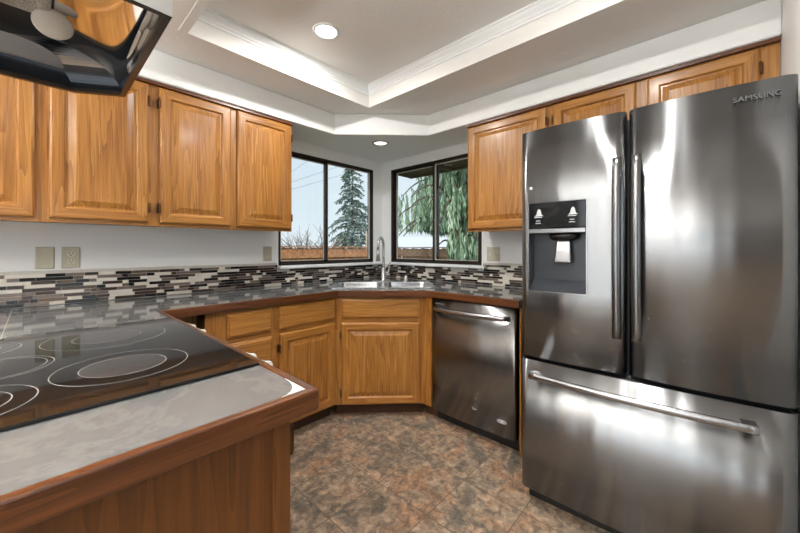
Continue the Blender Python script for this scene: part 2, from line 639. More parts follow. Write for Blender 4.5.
# windows
def make_window(name, w0, w1, z0, z1, meet, to_world):
    """built in a local frame: x along the wall, -y into the room"""
    fr = MB()
    t = 0.017
    for a in ((w0, w1, z0, z0 + t), (w0, w1, z1 - t, z1), (w0, w0 + t, z0, z1), (w1 - t, w1, z0, z1)):
        fr.box(a[0], a[1], 0.005, 0.075, a[2], a[3])
    root = fr.build(name, bronze, bevel=0.002)
    root.matrix_world = to_world
    struct(root)
    def sash(x0, x1, y, nm):
        s = MB()
        q = 0.015
        A, B = z0 + t, z1 - t
        for a in ((x0, x1, A, A + q), (x0, x1, B - q, B), (x0, x0 + q + .008, A, B), (x1 - q - .008, x1, A, B)):
            s.box(a[0], a[1], y, y + 0.026, a[2], a[3], 0)
        e = 0.006
        q2 = q + .008
        for a in ((x0 + q2, x1 - q2, A + q, A + q + e), (x0 + q2, x1 - q2, B - q - e, B - q), (x0 + q2, x0 + q2 + e, A + q, B - q), (x1 - q2 - e, x1 - q2, A + q, B - q)):
            s.box(a[0], a[1], y + 0.004, y + 0.022, a[2], a[3], 1)
        so_ = s.build(nm, [bronze, gasket_mat], root)
        g = MB()
        g.box(x0 + q2, x1 - q2, y + 0.011, y + 0.015, A + q, B - q)
        g.build('pane', pane_mat, so_)
    sash(w0 + t, meet + 0.012, 0.040, 'sash')
    sash(meet - 0.026, w1 - t, 0.010, 'sash')
    sl = MB()
    sl.box(w0 - 0.012, w1 + 0.05, -0.062, 0.005, z0 - 0.024, z0 - 0.001)
    sl.build('sill', trim_white, root, bevel=0.006)
    return root

make_window('window_1', W1[0], W1[1], W1[2], W1[3], -0.69, Matrix())
M2 = Matrix(((0, 1, 0, 0), (-1, 0, 0, 0), (0, 0, 1, 0), (0, 0, 0, 1)))      # local x -> -Y, local y -> +X
make_window('window_2', -W2[1], -W2[0], W2[2], W2[3], 0.688, M2)
# openings of the dining side
def plain_window(name, pts, to_world):
    x0, x1, z0, z1 = pts
    fr = MB()
    for a in ((x0, x1, z0, z0 + .05), (x0, x1, z1 - .05, z1), (x0, x0 + .05, z0, z1), (x1 - .05, x1, z0, z1), ((x0 + x1) / 2 - .03, (x0 + x1) / 2 + .03, z0, z1)):
        fr.box(a[0], a[1], 0.06, 0.11, a[2], a[3])
    r = struct(fr.build(name, bronze))
    r.matrix_world = to_world
    g = MB(); g.box(x0 + .02, x1 - .02, 0.08, 0.084, z0 + .02, z1 - .02)
    g.build('pane', pane_mat, r)
M3 = Matrix(((-1, 0, 0, 0), (0, -1, 0, Y0), (0, 0, 1, 0), (0, 0, 0, 1)))
plain_window('window_3', (1.75, 3.45, 0.9, 2.0), M3)
M4 = Matrix(((0, -1, 0, X0), (1, 0, 0, 0), (0, 0, 1, 0), (0, 0, 0, 1)))
plain_window('door_1', (-3.35, -1.45, 0.02, 2.05), M4)

# ------------------------------------------------------------------ cabinet parts
def door_mesh(w, h):
    """raised-panel door; returns frame MB and panel MB, back at y=0, front at y=-0.02"""
    def ring(i, y):
        return [(i, y, i), (w - i, y, i), (w - i, y, h - i), (i, y, h - i)]
    f = 0.052
    fm = MB()
    loops = [ring(0, 0), ring(0, -0.012), ring(0.004, -0.017), ring(0.010, -0.020), ring(f - 0.004, -0.020), ring(f, -0.017), ring(f + 0.005, -0.010)]
    fm.loft(loops, mats=lambda k, i: 1 if i in (0, 2) else 0, cap0=True)
    pm = MB()
    loops = [ring(f + 0.004, -0.009), ring(f + 0.012, -0.009), ring(f + 0.018, -0.011), ring(f + 0.040, -0.0185), ring(f + 0.043, -0.0185)]
    pm.loft(loops, mats=lambda k, i: 0, cap1=True)
    return fm, pm

def hinge_mesh():
    m = MB()
    m.box(-0.010, 0.0, -0.003, 0.0, 0, 0.052)
    m.box(-0.002, 0.004, -0.0225, -0.0205, 0.004, 0.048)
    m.lathe([(0.0022, -0.002), (0.0034, 0), (0.0034, 0.050), (0.0022, 0.052)], 10, 0, Matrix.Translation((-0.001, -0.022, 0)))
    m.box(-0.0025, 0.001, -0.021, -0.002, 0.004, 0.048)
    return m

def add_door(parent, x0, x1, z0, z1, hinge=None, hz=None):
    fm, pm = door_mesh(x1 - x0, z1 - z0)
    d = fm.build('door', [oak_z, oak_x], parent, (x0, -0.001, z0))
    pm.build('raised_panel', oak_z, d)
    if hinge:
        for z in (hz or (0.055, (z1 - z0) - 0.115)):
            h = hinge_mesh().build('hinge', hinge_mat, d)
            if hinge == 'L':
                h.location = (-0.001, 0, z)
            else:
                h.location = (x1 - x0 + 0.001, 0, z)
                h.scale = (-1, 1, 1)
    return d

def add_drawer(parent, x0, x1, z0, z1):
    w, h = x1 - x0, z1 - z0
    def ring(i, y):
        return [(i, y, i), (w - i, y, i), (w - i, y, h - i), (i, y, h - i)]
    m = MB()
    m.loft([ring(0, 0), ring(0, -0.010), ring(0.004, -0.014), ring(0.012, -0.0165), ring(0.015, -0.020)], cap0=True, cap1=True)
    return m.build('drawer', oak_x, parent, (x0, -0.001, z0))

def face_frame(parent, x0, x1, z0, z1, stiles, rails):
    m = MB()
    for a, c in stiles:
        m.box(a, c, 0, 0.019, z0, z1, 0)
    for a, c, d, e in rails:
        m.box(a, c, 0.0003, 0.0187, d, e, 1)
    return m.build('face_frame', [oak_z, oak_x], parent)

def upper_cabinet(name, label, loc, rotz, x1, zb, zt, doors, stiles):
    """loc is the left end of the face frame at the floor"""
    t = thing(name, label, 'cabinet', loc, rotz, 'oak wall cabinets')
    m = MB()
    m.box(0.001, x1 - 0.001, 0.019, 0.318, zb + 0.012, zt)
    m.build('carcass', oak_z, t)
    rails = [(0, x1, zb, zb + 0.03), (0, x1, zt - 0.045, zt)]
    face_frame(t, 0, x1, zb, zt, stiles, rails)
    for d in doors:
        add_door(t, *d)
    m = MB()
    m.box(-0.0005, x1 + 0.0005, -0.022, -0.0005, zt - 0.016, zt - 0.001)
    m.build('top_strip', shaded_strip_x, t)
    return t

UZ0, UZ1 = 1.338, 2.1275
FU = 0.325
upper_cabinet('wall_cabinet', 'oak wall cabinet with two doors partly hidden behind the range hood', (-2.925, -FU, 0), 0, 0.850, UZ0, UZ1,
              [(0.034, 0.408, 1.356, 2.105, 'L'), (0.451, 0.826, 1.356, 2.105, 'R')],
              [(0, 0.045), (0.40, 0.46), (0.815, 0.850)])
upper_cabinet('wall_cabinet', 'oak wall cabinet with two doors beside the left window', (-2.075, -FU, 0), 0, 0.829, UZ0, UZ1,
              [(0.024, 0.401, 1.356, 2.105, 'L'), (0.440, 0.819, 1.356, 2.105, 'R')],
              [(0, 0.034), (0.39, 0.45), (0.808, 0.829)])
upper_cabinet('wall_cabinet', 'tall single door oak wall cabinet between the right window and the fridge', (-FU, -1.245, 0), R(-90), 0.592, UZ0, UZ1,
              [(0.013, 0.572, 1.356, 2.105, 'R')],
              [(0, 0.03), (0.562, 0.592)])
upper_cabinet('wall_cabinet', 'short oak wall cabinet above the stainless fridge', (-FU, -1.838, 0), R(-90), 0.960, 1.815, UZ1,
              [(0.020, 0.446, 1.835, 2.105, 'L'), (0.494, 0.900, 1.835, 2.105, 'R')],
              [(0, 0.03), (0.436, 0.504), (0.890, 0.960)])

BZ0, BZ1 = 0.092, 0.868
def base_cabinet(label, loc, rotz, x1, doors, drawers, stiles, rails, depth=0.57, kick=(0, None), name='base_cabinet'):
    t = thing(name, label, 'cabinet', loc, rotz, 'oak base cabinets')
    m = MB()
    m.box(0.001, x1 - 0.001, 0.019, depth, BZ0, BZ1 - 0.03)
    m.build('carcass', cavity_mat, t)
    face_frame(t, 0, x1, BZ0, BZ1, stiles, rails)
    for d in doors:
        add_door(t, *d)
    for d in drawers:
        add_drawer(t, *d)
    m = MB()
    k1 = x1 if kick[1] is None else kick[1]
    m.box(kick[0], k1, 0.066, 0.080, 0, BZ0)
    m.build('toe_kick', kick_mat, t)
    return t

FB = 0.600
t = base_cabinet('oak base cabinet with a stack of drawers, right of the cooktop', (-1.904, -FB, 0), 0, 0.392, [],
                 [(0.104, 0.368, 0.712, 0.853), (0.104, 0.368, 0.530, 0.682), (0.104, 0.368, 0.330, 0.500), (0.104, 0.368, 0.112, 0.300)],
                 [(0, 0.110), (0.360, 0.392)], [(0, 0.392, 0.835, BZ1), (0, .392, .68, .72), (0, .392, .495, .535), (0, .392, .295, .335), (0, .392, BZ0, .12)])
m = MB(); m.box(-0.27, -0.001, 0.13, 0.145, 0.0, BZ1)
m.build('corner_filler', oak_z, t)
base_cabinet('oak base cabinet with one drawer over one door, left of the sink cabinet', (-1.512, -FB, 0), 0, 0.454,
             [(0.024, 0.444, 0.105, 0.683, 'L')], [(0.024, 0.444, 0.712, 0.853)],
             [(0, 0.034), (0.434, 0.454)], [(0, .454, .835, BZ1), (0, .454, .675, .72), (0, .454, BZ0, .12)])
# corner sink cabinet, face turned 45 degrees
SW = 0.628
t = base_cabinet('oak corner cabinet under the sink, face set at an angle', (-1.058, -0.598, 0), R(-45), SW,
                 [(0.045, 0.607, 0.098, 0.683, 'L')], [(0.045, 0.607, 0.716, 0.853)],
                 [(0, 0.055), (0.597, SW)], [(0, SW, .840, BZ1), (0, SW, .675, .725), (0, SW, BZ0, .115)], depth=0.10)
m = MB(); m.box(0, 0.082, 0, 0.019, BZ0, BZ1)
o = m.build('filler_panel', oak_z, t, (SW, 0, 0), R(-45))
m = MB(); m.box(-0.02, 0.082, 0.066, 0.080, 0, BZ0)
m.build('toe_kick', kick_mat, t, (SW, 0, 0), R(-45))

# ------------------------------------------------------------------ peninsula cabinet
PX1 = -2.156
t = thing('peninsula_cabinet', 'oak end panel of the peninsula under the near counter, shade in its colour', 'cabinet', (-2.49, -1.82, 0))
m = MB(); m.box(-0.33, 0.314, -0.095, 0.09, 0.0, BZ1 - 0.0)
m.build('carcass', oak_z, t)
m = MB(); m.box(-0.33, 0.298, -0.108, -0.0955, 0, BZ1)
m.build('end_panel', shaded_panel_z, t)
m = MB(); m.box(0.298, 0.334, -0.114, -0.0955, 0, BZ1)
m.build('corner_stile', shaded_panel_z, t, bevel=0.002)
m = MB(); m.box(0.3145, 0.334, -0.095, 0.09, BZ0, BZ1)
m.build('face_frame', oak_z, t)
fm, pm = door_mesh(0.165, 0.58)
d = fm.build('door', [oak_z, oak_x], t, (0.3345, -0.08, 0.1), R(90))
pm.build('raised_panel', oak_z, d)
fm2 = add_drawer(t, 0, 0.165, 0, 0.14)
fm2.location = (0.3345, -0.08, 0.712); fm2.rotation_euler = (0, 0, R(90))
for z in (0.785, 0.16):
    m = MB(); m.box(0.3345, 0.3395, -0.112, -0.084, z, z + 0.055); m.lathe([(.006, 0), (.006, .055)], 10, 0, Matrix.Translation((0.343, -0.1, z)))
    m.build('hinge', hinge_mat, t)
m = MB(); m.box(-0.345, -0.3305, -0.095, 1.80, 0.0, BZ1)
m.build('back_panel', oak_z, t)

# ------------------------------------------------------------------ countertop
ZT = 0.914
SINKA = R(-45)
NV = Vector((0.7071, 0.7071, 0)); TV = Vector((0.7071, -0.7071, 0))
DM = Vector((-0.849, -0.872, 0))
SK = DM + NV * 0.41                      # sink centre
outer = [(-2.86, 0), (-2.86, -1.9585), (-2.103, -1.9585), (-2.103, -0.634), (-1.064, -0.634), (-0.634, -1.110), (-0.634, -1.768), (0, -1.768), (0, 0)]
E_ = 0.021
dA = Vector((0.430, -0.476, 0)).normalized(); nA = Vector((-dA.y, dA.x, 0))
def isect(p, d, q, e):
    k = ((q[0] - p[0]) * e[1] - (q[1] - p[1]) * e[0]) / (d[0] * e[1] - d[1] * e[0])
    return (p[0] + d[0] * k, p[1] + d[1] * k)
pA = Vector((-1.064, -0.634, 0)) + nA * E_
i1 = isect((0, -0.634 + E_), (1, 0), pA, dA)
i2 = isect((-0.634 + E_, 0), (0, 1), pA, dA)
inner = [(-2.86, 0), (-2.86, -1.9585 + E_), (-2.103 - E_, -1.9585 + E_), (-2.103 - E_, -0.634 + E_), i1, i2, (-0.634 + E_, -1.768), (0, -1.768), (0, 0)]
ct = thing('countertop', 'continuous grey marble tile worktop with brown wood edging', 'countertop', (0, 0, 0))
hole = rot_rect((SK.x, SK.y), 0.80, 0.52, SINKA)
m = MB(); m.prism(inner, ZT - 0.035, ZT, [hole])
m.build('tile_top', marble, ct)
for k in range(1, 6):
    a, b2 = Vector((*outer[k], 0)), Vector((*outer[k + 1], 0))
    ang = math.atan2((b2 - a).y, (b2 - a).x)
    Ri = Matrix.Rotation(-ang, 4, 'Z')
    pts = [outer[k], outer[k + 1], inner[k + 1], inner[k]]
    lp = [Ri @ (Vector((*p, 0)) - a) for p in pts]
    m = MB(); m.prism([(p.x, p.y) for p in lp], 0.8695, ZT + 0.002)
    m.build('wood_edging', edge_x, ct, (a.x, a.y, 0), ang, bevel=0.004)
# bare white patch at the rounded corner of the tile
m = MB()
cx, cy = -2.103 - E_, -1.9585 + E_
pts = [(cx, cy)] + [(cx - 0.055 + 0.055 * math.sin(R(a)), cy + 0.085 - 0.085 * math.cos(R(a))) for a in range(0, 91, 15)]
m.prism(pts, ZT + 0.0002, ZT + 0.0014)
o = m.build('corner_patch', trim_white, ct)
o['label'] = 'bare white patch at the corner of the tile'

# ------------------------------------------------------------------ mosaic backsplash
rng = random.Random(4)
tile_cols = [plain('tile_black', rgb(26, 24, 24), 0.08), plain('tile_espresso', rgb(62, 48, 42), 0.12), plain('tile_taupe', rgb(118, 106, 98), 0.2, vary=.12, bscale=60),
             plain('tile_cream', rgb(226, 220, 208), 0.22), plain('tile_speckled', rgb(92, 78, 66), 0.25, vary=.5, bscale=160)]
grout = plain('grout', rgb(200, 195, 187), 0.8)
def backsplash(label, spans, length, to_world):
    """local x along wall, wall face y=0, tiles stand off to -y"""
    m = MB()
    for a, c, top in spans:
        m.box(a, c, -0.005, -0.0005, ZT + 0.0025, top, 5)
    p = 0.01845
    for r in range(10):
        z0 = ZT + 0.0035 + r * p
        x = -rng.random() * 0.1
        last = -1
        while x < length:
            L = rng.choice((0.028, 0.04, 0.058, 0.075, 0.09, 0.11, 0.14))
            ci = rng.choices(range(5), (25, 20, 20, 27, 8))[0]
            if ci == last:
                ci = rng.choices(range(5), (25, 20, 20, 27, 8))[0]
            last = ci
            for a, c, top in spans:
                s, e = max(x, a), min(x + L - 0.0018, c)
                if e - s > 0.004 and z0 + p - 0.002 <= top + 0.001:
                    m.box(s, e, -0.008, -0.0049, z0, z0 + p - 0.0022, ci)
            x += L
    o = m.build('tile_backsplash', tile_cols + [grout])
    o.matrix_world = to_world
    tag(o, label, 'backsplash')
    return o
backsplash('dark and cream mosaic strip backsplash running left from the corner sink behind the cooktop', [(0, 1.668, 1.0985), (1.668, 2.852, 1.0495)], 2.86, Matrix.Translation((-2.86, 0, 0)))
MR = Matrix(((0, 1, 0, 0), (-1, 0, 0, 0), (0, 0, 1, 0), (0, 0, 0, 1)))
backsplash('dark and cream mosaic strip backsplash running right from the corner sink to the fridge', [(0.0, 1.192, 1.0495), (1.192, 1.768, 1.0985)], 1.77, MR)

# ------------------------------------------------------------------ sink, faucet
sk = thing('kitchen_sink', 'stainless double bowl sink set in the corner counter', 'sink', (SK.x, SK.y, ZT), SINKA)
hw, hd = 0.412, 0.275
m = MB()
bowls = [(-0.385, -0.015, -0.245, 0.150), (0.015, 0.385, -0.245, 0.150)]
def xy(lp): return [(p.x, p.y) for p in lp]
m.prism(xy(rrect(-hw, hw, -hd, hd, 0.05, 0)), 0.0005, 0.007, [xy(rrect(*q, 0.06, 0)) for q in bowls])
m.build('rim', sink_steel, sk, bevel=0.002)
for q in bowls:
    m = MB()
    lo = [rrect(*q, 0.06, 0.0065), rrect(q[0] + .003, q[1] - .003, q[2] + .003, q[3] - .003, 0.06, -0.01),
          rrect(q[0] + .012, q[1] - .012, q[2] + .012, q[3] - .012, 0.06, -0.15),
          rrect(q[0] + .04, q[1] - .04, q[2] + .04, q[3] - .04, 0.05, -0.175), rrect(q[0] + .14, q[1] - .14, q[2] + .15, q[3] - .15, 0.03, -0.18)]
    m.loft(lo, smooth=True, cap1=True)
    bo = m.build('bowl', sink_steel, sk)
    m = MB(); m.lathe([(0.0, -0.181), (0.035, -0.181), (0.042, -0.176), (0.038, -0.174), (0.03, -0.178), (0.0, -0.178)], 20, 0, Matrix.Translation(((q[0] + q[1]) / 2, (q[2] + q[3]) / 2, 0)))
    m.build('drain', chrome, bo)

FP = SK + NV * 0.215
fa = thing('faucet', 'brushed nickel gooseneck pull-down faucet behind the sink', 'faucet', (FP.x, FP.y, ZT + 0.0075), SINKA)
m = MB(); m.loft([rrect(-.11, .11, -.027, .027, .026, 0), rrect(-.11, .11, -.027, .027, .026, .004), rrect(-.105, .105, -.022, .022, .021, .007)], cap0=True, cap1=True)
m.build('deck_plate', nickel, fa)
m = MB(); m.lathe([(0.026, 0.007), (0.026, 0.012), (0.021, 0.02), (0.020, 0.10), (0.017, 0.115), (0.0125, 0.125)], 20)
m.build('body', nickel, fa)
dx, dy = -0.045, -0.115          # reach of the spout in the faucet's own frame
path = [(0, 0, 0.12), (0, 0, 0.22), (0, 0, 0.305)]
reach = math.hypot(dx, dy); ux, uy = dx / reach, dy / reach
for k in range(1, 13):
    a = PI * k / 12 * 0.97
    path.append((ux * reach / 2 * (1 - math.cos(a)), uy * reach / 2 * (1 - math.cos(a)), 0.305 + 0.082 * math.sin(a)))
path.append((path[-1][0] * 1.02, path[-1][1] * 1.02, 0.275))
m = MB(); m.tube(path, 0.0115, 14)
m.build('gooseneck', nickel, fa)
e = path[-1]
m = MB(); m.lathe([(0.010, 0.0), (0.0150, -0.008), (0.0155, -0.05), (0.019, -0.085), (0.0195, -0.097), (0.014, -0.098)], 18, 0, Matrix.Translation((e[0], e[1], e[2] + .008)) @ Matrix.Rotation(R(10), 4, 'X'))
m.build('spray_head', nickel, fa)
m = MB(); m.tube([(0.018, 0, 0.075), (0.04, 0, 0.078), (0.05, 0.0, 0.085)], [0.012, 0.012, 0.009], 12)
m.tube([(0.046, 0, 0.083), (0.052, 0.005, 0.14), (0.056, 0.012, 0.175)], [0.007, 0.0055, 0.0045], 10)
m.build('lever_handle', nickel, fa)
AG = SK + NV * 0.205 + TV * 0.20
ag = MB(); ag.lathe([(0.021, 0), (0.021, 0.006), (0.015, 0.010), (0.015, 0.045), (0.012, 0.052), (0, 0.054)], 18)
o = ag.build('air_gap_cap', chrome, None, (AG.x, AG.y, ZT + 0.0072))
tag(o, 'small round chrome air gap cap on the sink deck right of faucet', 'sink fitting')

# ------------------------------------------------------------------ range with glass cooktop
ra = thing('range', 'black glass top electric range set into the peninsula counter', 'stove', (-2.47, -1.305, 0))
rx, ry = -2.47, -1.305
m = MB(); m.box(-2.79 - rx, -2.16 - rx, -1.715 - ry, -0.895 - ry, 0.0, 0.866)
m.build('body', black_plastic, ra)
gm, nt, bb = new_mat('cooktop_glass')
bb.inputs['Base Color'].default_value = rgb(20, 19, 20)
bb.inputs['Roughness'].default_value = 0.04
bb.inputs['Specular IOR Level'].default_value = 0.6
m = MB(); m.prism([(-2.84 - rx, -1.722 - ry), (-2.1245 - rx, -1.722 - ry), (-2.1245 - rx, -0.890 - ry), (-2.84 - rx, -0.890 - ry)], ZT + 0.0005, ZT + 0.008)
gt = m.build('glass_top', gm, ra, bevel=0.002)
ring_mat = plain('burner_print', rgb(150, 150, 150), 0.3)
zone_mat = plain('burner_speckle', rgb(62, 60, 60), 0.12, vary=0.6, bscale=350)
def burner(cx, cy, radii, zone):
    for r in radii:
        m = MB()
        m.loft([[(cx + q * math.cos(2 * PI * a / 56), cy + q * math.sin(2 * PI * a / 56), ZT + 0.0086) for a in range(56)] for q in (r, r + .0022)])
        m.build('burner_ring', ring_mat, ra)
    if zone:
        m = MB()
        m.poly([(cx + zone * math.cos(2 * PI * a / 40), cy + zone * math.sin(2 * PI * a / 40), ZT + 0.0083) for a in range(40)])
        m.build('burner_zone', zone_mat, ra)
for bx, by, rr, zn in ((-2.362, -1.490, (0.132, 0.084), 0.083), (-2.352, -1.105, (0.154, 0.085), 0), (-2.590, -1.300, (0.108, 0.095), 0), (-2.632, -1.560, (0.120, 0.085), 0), (-2.655, -1.040, (0.11, 0.07), 0)):
    burner(bx - rx, by - ry, rr, zn)
for ux_, uy_ in ((-2.20, -1.06), (-2.205, -1.12), (-2.20, -1.17)):
    m = MB(); m.box(ux_ - rx - .012, ux_ - rx + .012, uy_ - ry - .0015, uy_ - ry + .0015, ZT + .0082, ZT + .0085)
    m.build('touch_mark', ring_mat, ra)
m = MB(); m.box(-2.159 - rx, -2.106 - rx, -1.70 - ry, -0.91 - ry, 0.775, 0.866)
m.box(-2.1025 - rx, -2.094 - rx, -1.715 - ry, -0.895 - ry, 0.775, 0.909)
m.box(-2.107 - rx, -2.0945 - rx, -1.70 - ry, -0.91 - ry, 0.775, 0.866)
m.build('control_panel', steel_bar, ra)
for y in (-1.00, -1.125, -1.565, -1.665):
    m = MB()
    M = Matrix.Translation((-2.0935 - rx, y - ry, 0.884)) @ Matrix.Rotation(R(90), 4, 'Y')
    loops = []
    for r, z in ((0.020, 0), (0.022, 0.003), (0.022, 0.006), (0.018, 0.008), (0.015, 0.026), (0.011, 0.029)):
        loops.append([M @ Vector((r * (1 + .06 * (i % 2)) * math.cos(2 * PI * i / 28), r * (1 + .06 * (i % 2)) * math.sin(2 * PI * i / 28), z)) for i in range(28)])
    m.loft(loops, cap0=True, cap1=True)
    m.build('knob', knob_white, ra)
m = MB(); m.box(-2.159 - rx, -2.115 - rx, -1.705 - ry, -0.905 - ry, 0.24, 0.765)
od = m.build('oven_door', black_gloss, ra, bevel=0.004)
m = MB(); m.tube([(-2.115 - rx, -1.62 - ry, 0.72), (-2.075 - rx, -1.60 - ry, 0.72), (-2.075 - rx, -1.01 - ry, 0.72), (-2.115 - rx, -0.99 - ry, 0.72)], 0.011, 10)
m.build('handle', steel_bar, od)
m = MB(); m.box(-2.159 - rx, -2.118 - rx, -1.705 - ry, -0.905 - ry, 0.06, 0.225)
m.build('storage_drawer', black_gloss, ra, bevel=0.004)

# ------------------------------------------------------------------ dishwasher
dw = thing('dishwasher', 'stainless dishwasher under the counter between sink cabinet and fridge', 'dishwasher', (-0.600, -1.127, 0), R(-90))
DWW = 0.619
m = MB(); m.box(0.004, DWW - 0.004, 0.02, 0.57, 0.09, 0.862)
m.build('tub', black_plastic, dw)
m = MB()
pr = [(0.003, 0.018), (0.003, -0.012), (0.008, -0.018), (0.02, -0.0205)] + [(0.02 + (DWW - .04) * k / 12, -0.0205 - 0.010 * math.sin(PI * k / 12)) for k in range(1, 12)] + [(DWW - 0.02, -0.0205), (DWW - 0.008, -0.018), (DWW - 0.003, -0.012), (DWW - 0.003, 0.018)]
m.prism(pr, 0.088, 0.862)
dd = m.build('door', steel_dw, dw)
for f in dd.data.polygons:
    f.use_smooth = abs(f.normal.z) < 0.5 and f.normal.y < -0.2
m = MB()
hp = []
for k in range(17):
    u = k / 16
    s = math.sin(PI * u)
    hp.append((0.035 + (DWW - 0.07) * u, -0.034 - 0.045 * s ** 0.5, 0.800))
loops = []
for p in hp:
    loops.append([(p[0], p[1] - a, p[2] + c) for a, c in ((-.010, -.014), (.004, -.016), (.010, -.008), (.011, .004), (.004, .013), (-.010, .014))])
m.loft(loops, smooth=True, cap0=True, cap1=True)
m.build('handle', steel_bar, dd)
m = MB()
M = Matrix(((1, 0, 0, 0.558), (0, 0, 0, -0.0275), (0, 1, 0, 0.155), (0, 0, 0, 1)))
ov = [(0.030 * math.cos(2 * PI * k / 28), 0.0105 * math.sin(2 * PI * k / 28)) for k in range(28)]
ovi = [(0.024 * math.cos(2 * PI * k / 28), 0.007 * math.sin(2 * PI * k / 28)) for k in range(28)]
m.prism(ov, 0, 0.0035, [ovi]); m.prism([(x * .55, y * .55) for x, y in ovi], 0, 0.003)
m.bm.transform(Matrix(((1, 0, 0, 0.532), (0, 0, -1, -0.0232), (0, 1, 0, 0.178), (0, 0, 0, 1))))
m.build('oval_badge', icon_white, dd)
m = MB()
for k in range(8):
    m.box(0.040 + k * .009, 0.0465 + k * .009, -0.0258 - k * .0004, -0.0200, 0.831, 0.838)
m.build('nameplate', logo_grey, dd)
m = MB(); m.tube([(0.335, -0.0310, 0.206), (0.346, -0.0310, 0.194), (0.366, -0.0308, 0.200)], 0.003, 6)
m.build('smudge_mark', logo_grey, dd)
m = MB(); m.box(0.002, DWW - 0.002, 0.05, 0.064, 0.0, 0.086)
m.build('toe_kick', dark_void, dw)
m = MB(); m.box(-0.600, -0.01, -1.767, -1.7575, 0.0, BZ1)
tag(m.build('end_panel', oak_z), 'narrow oak panel between the dishwasher and the fridge', 'panel')

# ------------------------------------------------------------------ refrigerator
FA = R(-87.7)
fr = thing('refrigerator', 'stainless french door refrigerator with ice dispenser', 'refrigerator', (-0.930, -1.901, 0), FA)
FW = 0.882
m = MB(); m.box(0.004, FW - 0.004, 0.075, 0.80, 0.03, 1.755)
m.build('body', steel_side, fr, bevel=0.004)
m = MB(); m.box(0.02, FW - 0.02, 0.085, 0.80, 0.0, 0.0285); m.box(0.02, FW - .02, 0.068, 0.0845, 0.0, 0.0285)
m.build('base_grille', dark_void, fr)
def door_profile(x0, x1, rl, rr, D=0.07):
    """front profile in plan, edges rolling back; (x, y)"""
    pts = []
    n = 7
    for k in range(n + 1):
        a = PI / 2 * k / n
        pts.append((x0 + rl * (1 - math.sin(a)) if False else x0 + rl * (1 - math.cos(a)), (0.030 * (1 - math.sin(a)))))
    bow = 0.010
    xs = x0 + rl; xe = x1 - rr
    for k in range(1, 14):
        u = k / 14
        pts.append((xs + (xe - xs) * u, -bow * math.sin(PI * u)))
    for k in range(n + 1):
        a = PI / 2 * (1 - k / n)
        pts.append((x1 - rr * (1 - math.cos(a)), 0.030 * (1 - math.sin(a))))
    return [(x0, D)] + pts + [(x1, D)]
def prof_y(x, pr):
    q = pr[1:-1]
    for a, c in zip(q, q[1:]):
        if a[0] <= x <= c[0]:
            return a[1] + (c[1] - a[1]) * (x - a[0]) / max(c[0] - a[0], 1e-6)
    return 0
GAP = 0.430
def fridge_panel(name, pr, z0, z1, holes=None):
    m = MB()
    if not holes:
        m.prism(pr, z0, z1)
    else:
        # the front skin is cut round the dispenser bay
        hx0, hx1, hz0, hz1 = holes
        def y(x): return prof_y(x, pr)
        front = pr[1:-1]
        xs = sorted(set([p[0] for p in front] + [hx0, hx1]))
        def strip(a, c, za, zb):
            m.poly([(a, y(a), za), (c, y(c), za), (c, y(c), zb), (a, y(a), zb)])
        for a, c in zip(xs, xs[1:]):
            if a >= hx0 - 1e-6 and c <= hx1 + 1e-6:
                strip(a, c, z0, hz0); strip(a, c, hz1, z1)
            else:
                strip(a, c, z0, hz0); strip(a, c, hz0, hz1); strip(a, c, hz1, z1)
        x0, x1, D = pr[0][0], pr[-1][0], pr[0][1]
        m.poly([(x0, front[0][1], z0), (x0, front[0][1], z1), (x0, D, z1), (x0, D, z0)])
        m.poly([(x1, front[-1][1], z0), (x1, D, z0), (x1, D, z1), (x1, front[-1][1], z1)])
        m.poly([(x0, D, z0), (x0, D, z1), (x1, D, z1), (x1, D, z0)])
        for z in (z0, z1):
            m.poly([(p[0], p[1], z) for p in ([pr[0]] + [(x, y(x)) for x in xs] + [pr[-1]])])
        bmesh.ops.remove_doubles(m.bm, verts=m.bm.verts, dist=1e-5)
    o = m.build(name, steel_mat, fr)
    for f in o.data.polygons:
        f.use_smooth = abs(f.normal.z) < 0.5 and f.normal.y < 0.5 and len(f.vertices) == 4
    return o
pl = door_profile(0.0, GAP - 0.004, 0.040, 0.035)
pr_ = door_profile(GAP + 0.004, FW, 0.035, 0.040)
pf = door_profile(0.0, FW, 0.040, 0.040)
DX0, DX1, DZ0, DZ1 = 0.046, 0.286, 1.020, 1.426
dl = fridge_panel('door', pl, 0.708, 1.768, (DX0, DX1, DZ0, DZ1))
dl['label'] = 'left fridge door with dispenser'
dr = fridge_panel('door', pr_, 0.708, 1.768)
dz = fridge_panel('freezer_drawer', pf, 0.078, 0.690)
# dispenser
def pfy(x): return prof_y(x, pl)
m = MB()
yb = 0.062
m.poly([(DX0, yb, DZ0), (DX1, yb, DZ0), (DX1, yb, 1.284), (DX0, yb, 1.284)])
m.poly([(DX0, pfy(DX0), DZ0), (DX0, yb, DZ0), (DX0, yb, 1.284), (DX0, pfy(DX0), 1.284)])
m.poly([(DX1, pfy(DX1), DZ0), (DX1, yb, DZ0), (DX1, yb, 1.284), (DX1, pfy(DX1), 1.284)])
m.poly([(DX0, pfy(DX0), DZ0), (DX1, pfy(DX1), DZ0), (DX1, yb, DZ0 + .05), (DX0, yb, DZ0 + .05)])
m.poly([(DX0, yb, 1.284), (DX1, yb, 1.284), (DX1, pfy(DX1), 1.284), (DX0, pfy(DX0), 1.284)])
bay_mat = plain('bay_grey', rgb(62, 65, 70), 0.25)
m.build('dispenser_bay', bay_mat, dl, recalc=False)
m = MB()
m.box(DX0 + .0005, DX1 - .0005, -0.011, 0.03, 1.306, DZ1 - .0005)
m.build('control_display', black_gloss, dl, bevel=0.003)
